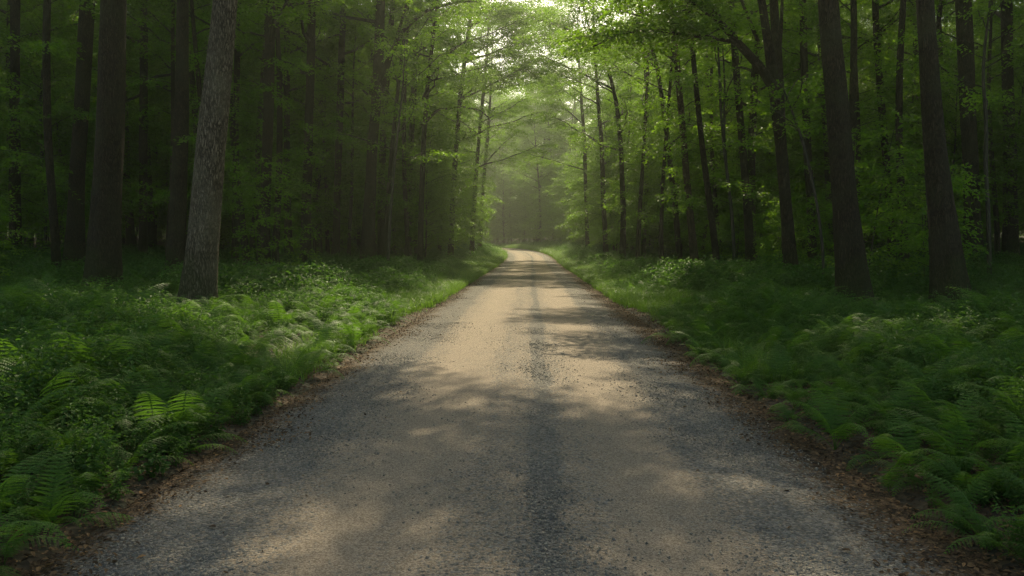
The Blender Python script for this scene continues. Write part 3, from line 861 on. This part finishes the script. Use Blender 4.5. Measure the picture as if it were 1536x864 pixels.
nA = fill('tall_tree', 128, 24, 128, 2.7, 7.4, (.85, 1.25), ('stout tree', 'slim tree'), 'tree', .9)
nP = fill('slim_tree', 46, 25, 72, 1.6, 5.2, (.8, 1.25), ('slender dark tree', 'thin young tree'), 'tree', 1., edge=.75, dmax=11.)
nB = fill('beech_tree', 190, 21, 128, 2.0, 4.9, (.75, 1.25), ('leafy beech', 'small beech'), 'tree', .85, edge=.5, dmax=6.)
nC = fill('sapling', 60, 17, 70, 1.2, 4.0, (.6, 1.1), ('leafy sapling', 'low sapling'), 'sapling', 1.0, edge=.3)
for ps in PROTO.values():                       # the sources themselves are not part of the wood
    for t in ps:
        for ch in list(t.children):
            COL.objects.unlink(ch)
        COL.objects.unlink(t)
print('fill', nA, nB, nC)

# far wood: one mass that closes every view between the trunks
pts, rot, scl, idx = [], [], [], []
r = np.random.default_rng(77)
fw = []
for q in range(6):
    a, b = MB(), MB()
    t = PROTO['tall_tree' if q < 3 else 'beech_tree'][q]
    tr = [c for c in t.children if c.name.startswith('trunk')][0].data; cr = [c for c in t.children if c.name.startswith('crown')][0].data
    V, F, A = mesh_arrays(tr); V2, F2, A2 = mesh_arrays(cr)
    M2 = np.empty(len(cr.polygons), np.int32); cr.polygons.foreach_get('material_index', M2)
    a.add(V, F, 1, A); a.add(V2, F2, 0, A2)
    a.M[-1] = M2
    fw.append(src('far_tree_source', a.mesh('far_tree', [M_LEAF, M_BARK])))
while len(pts) < 210:                            # round the bend, across the end of the road
    y = 136 + 100 * r.random() ** 1.2; x = -60 + 115 * r.random()
    if abs(x - float(xc(y))) < 6.5 and y < 172: continue
    if x < float(xc(y)) and y < 146: continue
    pts.append((x, y, float(gz(x, y)))); rot.append((0, 0, r.random() * 6.28)); scl.append(1.1 + .55 * r.random()); idx.append(int(r.integers(0, 6)))
while len(pts) < 1000:
    y = 45 + 135 * r.random(); x = (r.random() * 2 - 1) * 150
    d = abs(x - float(xc(y)))
    if y < 172 and d < 7.5: continue
    if y < 125 and abs(x) < min(42, .72 * y + 3) : 
        if y < 55 or r.random() < .45: continue
    pts.append((x, y, float(gz(x, y)))); rot.append((0, 0, r.random() * 6.28)); scl.append(.95 + .45 * r.random()); idx.append(int(r.integers(0, 6)))
scatter('far_woodland', pts, rot, scl, idx, fw, 'dense mass of leafy woodland deep behind the counted trees', 'woodland')

# ------------------------------------------------------------------ ferns along the road
def place_fern(x, y, s, label, group, parts, seed, tilt=0.):
    r = np.random.default_rng(seed)
    z = float(gz(x, y)) - .01
    if parts:
        t = empty('fern', (x, y, z)); t.scale = (s, s, s)
        for i, az, pit, k in frond_poses(r, 8):
            f = link('frond', FRONDS[i], t)
            f.rotation_euler = (0, pit, az); f.scale = (k, k, k)
        t.rotation_euler = (0, tilt, r.random() * 6.28)
    else:
        t = link('fern', FERNS[seed % 5], None, (x, y, z))
        t.scale = (s, s, s); t.rotation_euler = (0, 0, r.random() * 6.28)
    tag(t, label, 'fern', group)
    return t

r = np.random.default_rng(900)
k = 0
fern_xy = []
for side in (-1, 1):
    n = 0
    for tr in range(4000):
        if n >= 150: break
        y = 3.6 + 11.5 * r.random() ** .9; lo = 2.42 if side > 0 else 2.58
        x = side * (lo + 4.6 * r.random() ** 1.3)
        pr = project((x, y, .5))
        if pr is None or not (-90 < pr[0] < 1626): continue
        if any((x - a) ** 2 + (y - b) ** 2 < .3 ** 2 for a, b in fern_xy): continue
        fern_xy.append((x, y))
        near = abs(x) < lo + .9
        sd = 'left' if side < 0 else 'right'
        if y < 7.5:
            lab = f'lush green fern {"arching over the litter edge" if near else "set back in the fern bank"} at the lower {sd} corner'
        elif y < 11:
            lab = f'green fern {"at the road edge" if near else "deep in the bank"} midway along the {sd} fern bank'
        else:
            lab = f'small looking fern {"at the road edge" if near else "deep in the bank"} near the far end of the {sd} fern bank'
        place_fern(x, y, .42 + .46 * r.random(), lab, 'ferns: ' + lab, y < 7.5 and n < 40, 1000 + k)
        n += 1; k += 1

# ------------------------------------------------------------------ ground cover (uncountable)
def sample(n, y0, y1, d0, d1, r, bias=1.0, pw=1.0):
    y = y0 + (y1 - y0) * r.random(n) ** bias
    d = d0 + (d1 - d0) * r.random(n) ** pw
    s = np.where(r.random(n) < .5, -1, 1)
    x = xc(y) + s * d
    m = np.abs(x) < .72 * y + 4
    return x[m], y[m]

r = np.random.default_rng(901)
herbs = [src('herb_source', herb_mesh(k)) for k in range(6)] + [src('shrub_source', shrub_mesh(k)) for k in range(4)] + [src('small_fern_source', m) for m in FERNS[:3]]
X, Y = [], []
for a in (sample(11000, 9, 30, 2.75, 9, r), sample(17000, 12, 45, 3.0, 26, r), sample(16000, 28, 120, 3.3, 22, r, 1.2, 1.4), sample(2500, 120, 190, 3.0, 40, r), sample(4200, 3.6, 12, 2.5, 8.5, r)):
    X.append(a[0]); Y.append(a[1])
X = np.concatenate(X); Y = np.concatenate(Y)
n = len(X)
patch = np.sin(X * .9 + 1) * np.sin(Y * .7) + .6 * np.sin(X * .37 + Y * .5)
keep = r.random(n) < np.clip(.75 + .35 * patch, .2, 1)
X, Y, patch = X[keep], Y[keep], patch[keep]; n = len(X)
d = np.abs(X - xc(Y))
S = (.5 + .4 * r.random(n)) * (.6 + .4 * sstep(2.7, 4.5, d)) * (1 + .35 * np.clip(patch, -1, 1)) * (1 + .5 * sstep(40, 90, Y))
I = np.where(r.random(n) < .24 * sstep(3.4, 6, d) * sstep(14, 24, Y), 6 + r.integers(0, 4, n), r.integers(0, 6, n))
I = np.where(r.random(n) < .16 * (1 - sstep(18, 34, Y)), 10 + r.integers(0, 3, n), I)
scatter('undergrowth', np.stack([X, Y, gz(X, Y) - .02], -1), np.stack([r.normal(size=n) * .12, r.normal(size=n) * .12, r.random(n) * 6.28], -1), S, I, herbs,
        'low broad leaved undergrowth covering the forest floor', 'undergrowth')

grass = [src('grass_source', grass_mesh(k)) for k in range(4)]
a = sample(4200, 20, 60, 2.55, 4.3, r, 1., 1.7); b = sample(9000, 50, 135, 2.5, 6.5, r, 1., 1.3); c = sample(260, 9, 20, 2.7, 3.3, r)
X = np.concatenate([a[0], b[0], c[0]]); Y = np.concatenate([a[1], b[1], c[1]]); n = len(X)
S = (.6 + .6 * r.random(n)) * (1 + .8 * sstep(35, 90, Y))
scatter('verge_grass', np.stack([X, Y, gz(X, Y) - .01], -1), np.stack([r.normal(size=n) * .1, r.normal(size=n) * .1, r.random(n) * 6.28], -1), S, r.integers(0, 4, n), grass,
        'bright grass along both road verges', 'grass')

# loose stones on the near road
def stone_mesh(k):
    r = np.random.default_rng(500 + k); mb = MB()
    g = np.array([[x, y, z] for x in (-1, 1) for y in (-1, 1) for z in (-1, 1)], float)
    V = unit(g + r.normal(size=(8, 3)) * .35) * np.array([1, .8, .55]) * (1 + .15 * r.normal(size=(8, 1)))
    F = [[0, 1, 3, 2], [4, 6, 7, 5], [0, 4, 5, 1], [2, 3, 7, 6], [0, 2, 6, 4], [1, 5, 7, 3]]
    mb.add(V, F)
    return mb.mesh('stone', [M_STONE])
stones = [src('stone_source', stone_mesh(k)) for k in range(6)]
n = 120000
v = 3.0 + 13 * r.random(n) ** 1.7; u = (r.random(n) * 2 - 1) * 2.2
dn = np.interp(u, [-2.2, -1.9, -1.6, -1.3, -.9, -.3, 0, .12, .26, .38, .8, 1.2, 1.5, 1.9, 2.2], [.4, .9, 1, .3, .02, .12, .25, .95, .9, .25, .02, .3, 1, .7, .25])
dn = dn * (.55 + .9 * np.clip(.5 + .6 * np.sin(u * 5 + np.sin(v * .8) * 2) * np.sin(v * 2.1 + u * 3), 0, 1))
m = r.random(n) < dn
u, v = u[m], v[m]; n = len(u)
S = .0035 + .0095 * r.random(n) ** 2.6
scatter('gravel', np.stack([u + xc(v), v, road_z(u, v) + S * .15], -1), np.stack([r.normal(size=n) * .4, r.normal(size=n) * .4, r.random(n) * 6.28], -1), S, r.integers(0, 6, n), stones,
        'loose crushed gravel on the road surface', 'gravel')

# fallen leaves on the shoulders
def dry_mesh(k):
    r = np.random.default_rng(600 + k); mb = MB()
    add_leaves(mb, np.array([[-.5, 0, 0]]), np.array([[1., 0, .15 * r.normal()]]), np.array([[.2 * r.normal(), .3 * r.normal(), 1]]), [1.], [.5 + .2 * r.random()], 0, [.5])
    return mb.mesh('dry_leaf', [M_DRY])
dry = [src('dry_leaf_source', dry_mesh(k)) for k in range(6)]
n = 70000
v = 3.0 + 34 * r.random(n) ** 1.5; sd = np.where(r.random(n) < .5, -1, 1)
u = sd * (1.2 + 2.0 * r.random(n) ** .7)
edge = np.abs(u + .1) + .22 * np.sin(v * 1.3 + sd) * np.sin(v * .53 + 2 * sd) + .1 * np.sin(v * 4.1)
m = r.random(n) < sstep(1.8, 2.3, edge) * .97 + .025
u, v = u[m], v[m]; n = len(u)
zz = np.where(np.abs(u) < 2.45, road_z(u, v) - .05 * sstep(2.35, 2.62, np.abs(u)), gz(u, v)) + .004 + .012 * r.random(n)
S = .014 + .03 * r.random(n) ** 1.8
scatter('leaf_litter', np.stack([u + xc(v), v, zz], -1), np.stack([r.normal(size=n) * .3, r.normal(size=n) * .3, r.random(n) * 6.28], -1), S, r.integers(0, 6, n), dry,
        'brown dead leaf litter along the road shoulders', 'leaf litter')

# single fallen leaves lying out on the gravel
for px, py, sz, lab in ((318, 790, .06, 'curled brown leaf lying on the grey gravel at the lower left'), (212, 833, .05, 'orange brown leaf on the gravel near the lower left corner'),
                        (296, 701, .06, 'pale orange leaf on the litter edge, left shoulder'), (1269, 825, .055, 'small rusty leaf on the gravel at the lower right')):
    dv = CM @ Vector(((px - 768) / F_PX, -(py - 432) / F_PX, -1.0)); p = CAM + dv * ((CAM.z - .03) / -dv.z)
    mb = MB()
    add_leaves(mb, np.array([[-.5, 0, 0]]), np.array([[1., 0, .12]]), np.array([[.1, .2, 1]]), [1.], [.55], 0, [.8])
    o = link('fallen_leaf', mb.mesh('fallen_leaf', [M_DRY]), None, (p.x, p.y, float(road_z(p.x, p.y)) + .014))
    o.scale = (sz,) * 3; o.rotation_euler = (.15, .1, px * .7)
    tag(o, lab, 'leaf')

# ------------------------------------------------------------------ air
hz, nt, out = new_mat('haze_air')
pv = N(nt, 'ShaderNodeVolumePrincipled', Density=.0010, Anisotropy=.7)
pv.inputs['Color'].default_value = (.88, .97, .82, 1)
L(nt, pv.outputs[0], out.inputs['Volume'])
mb = MB()
x0, x1, y0, y1, z0, z1 = -440, 440, -40, 680, -6, 44
V = [[x, y, z] for x in (x0, x1) for y in (y0, y1) for z in (z0, z1)]
mb.add(V, [[0, 1, 3, 2], [4, 6, 7, 5], [0, 4, 5, 1], [2, 3, 7, 6], [0, 2, 6, 4], [1, 5, 7, 3]])
hazeo = link('haze', mb.mesh('haze', [hz]))
tag(hazeo, 'pale morning haze hanging in the forest air', 'haze', kind='stuff')

# ------------------------------------------------------------------ light
SUN_AZ, SUN_EL = 3.0, 43.0            # degrees right of the road's direction, above the horizon
s = Vector((math.sin(R(SUN_AZ)) * math.cos(R(SUN_EL)), math.cos(R(SUN_AZ)) * math.cos(R(SUN_EL)), math.sin(R(SUN_EL))))
sd = bpy.data.lights.new('sun', 'SUN'); sd.energy = 4.6; sd.angle = R(.6); sd.color = (1, .92, .79)
so = bpy.data.objects.new('sun', sd); COL.objects.link(so)
so.rotation_euler = s.to_track_quat('Z', 'Y').to_euler(); so.location = (0, 0, 60)
w = bpy.data.worlds.new('World'); scene.world = w; w.use_nodes = True
nt = w.node_tree; nt.nodes.clear()
wo = nt.nodes.new('ShaderNodeOutputWorld'); bg = nt.nodes.new('ShaderNodeBackground'); sk = nt.nodes.new('ShaderNodeTexSky')
sk.sky_type = 'NISHITA'; sk.sun_disc = False; sk.sun_elevation = R(SUN_EL); sk.sun_rotation = R(SUN_AZ)
sk.air_density = 1.0; sk.dust_density = 2.5; sk.ozone_density = 1.0
bg.inputs['Strength'].default_value = .14
nt.links.new(sk.outputs[0], bg.inputs[0]); nt.links.new(bg.outputs[0], wo.inputs['Surface'])

# ------------------------------------------------------------------ render
vs = scene.view_settings
vs.view_transform = 'Standard'; vs.look = 'None'; vs.exposure = 0.64; vs.gamma = 1.0; vs.use_curve_mapping = False
vs.use_white_balance = True; vs.white_balance_temperature = 8150; vs.white_balance_tint = 2
scene.render.engine = 'CYCLES'
cy = scene.cycles
cy.use_denoising = True
try:
    cy.denoiser = 'OPENIMAGEDENOISE'
except Exception:
    pass
cy.max_bounces = 6; cy.diffuse_bounces = 3; cy.glossy_bounces = 2; cy.transmission_bounces = 4; cy.volume_bounces = 1; cy.transparent_max_bounces = 4
cy.sample_clamp_indirect = 6.0
cy.use_adaptive_sampling = False
cy.denoising_prefilter = 'NONE'
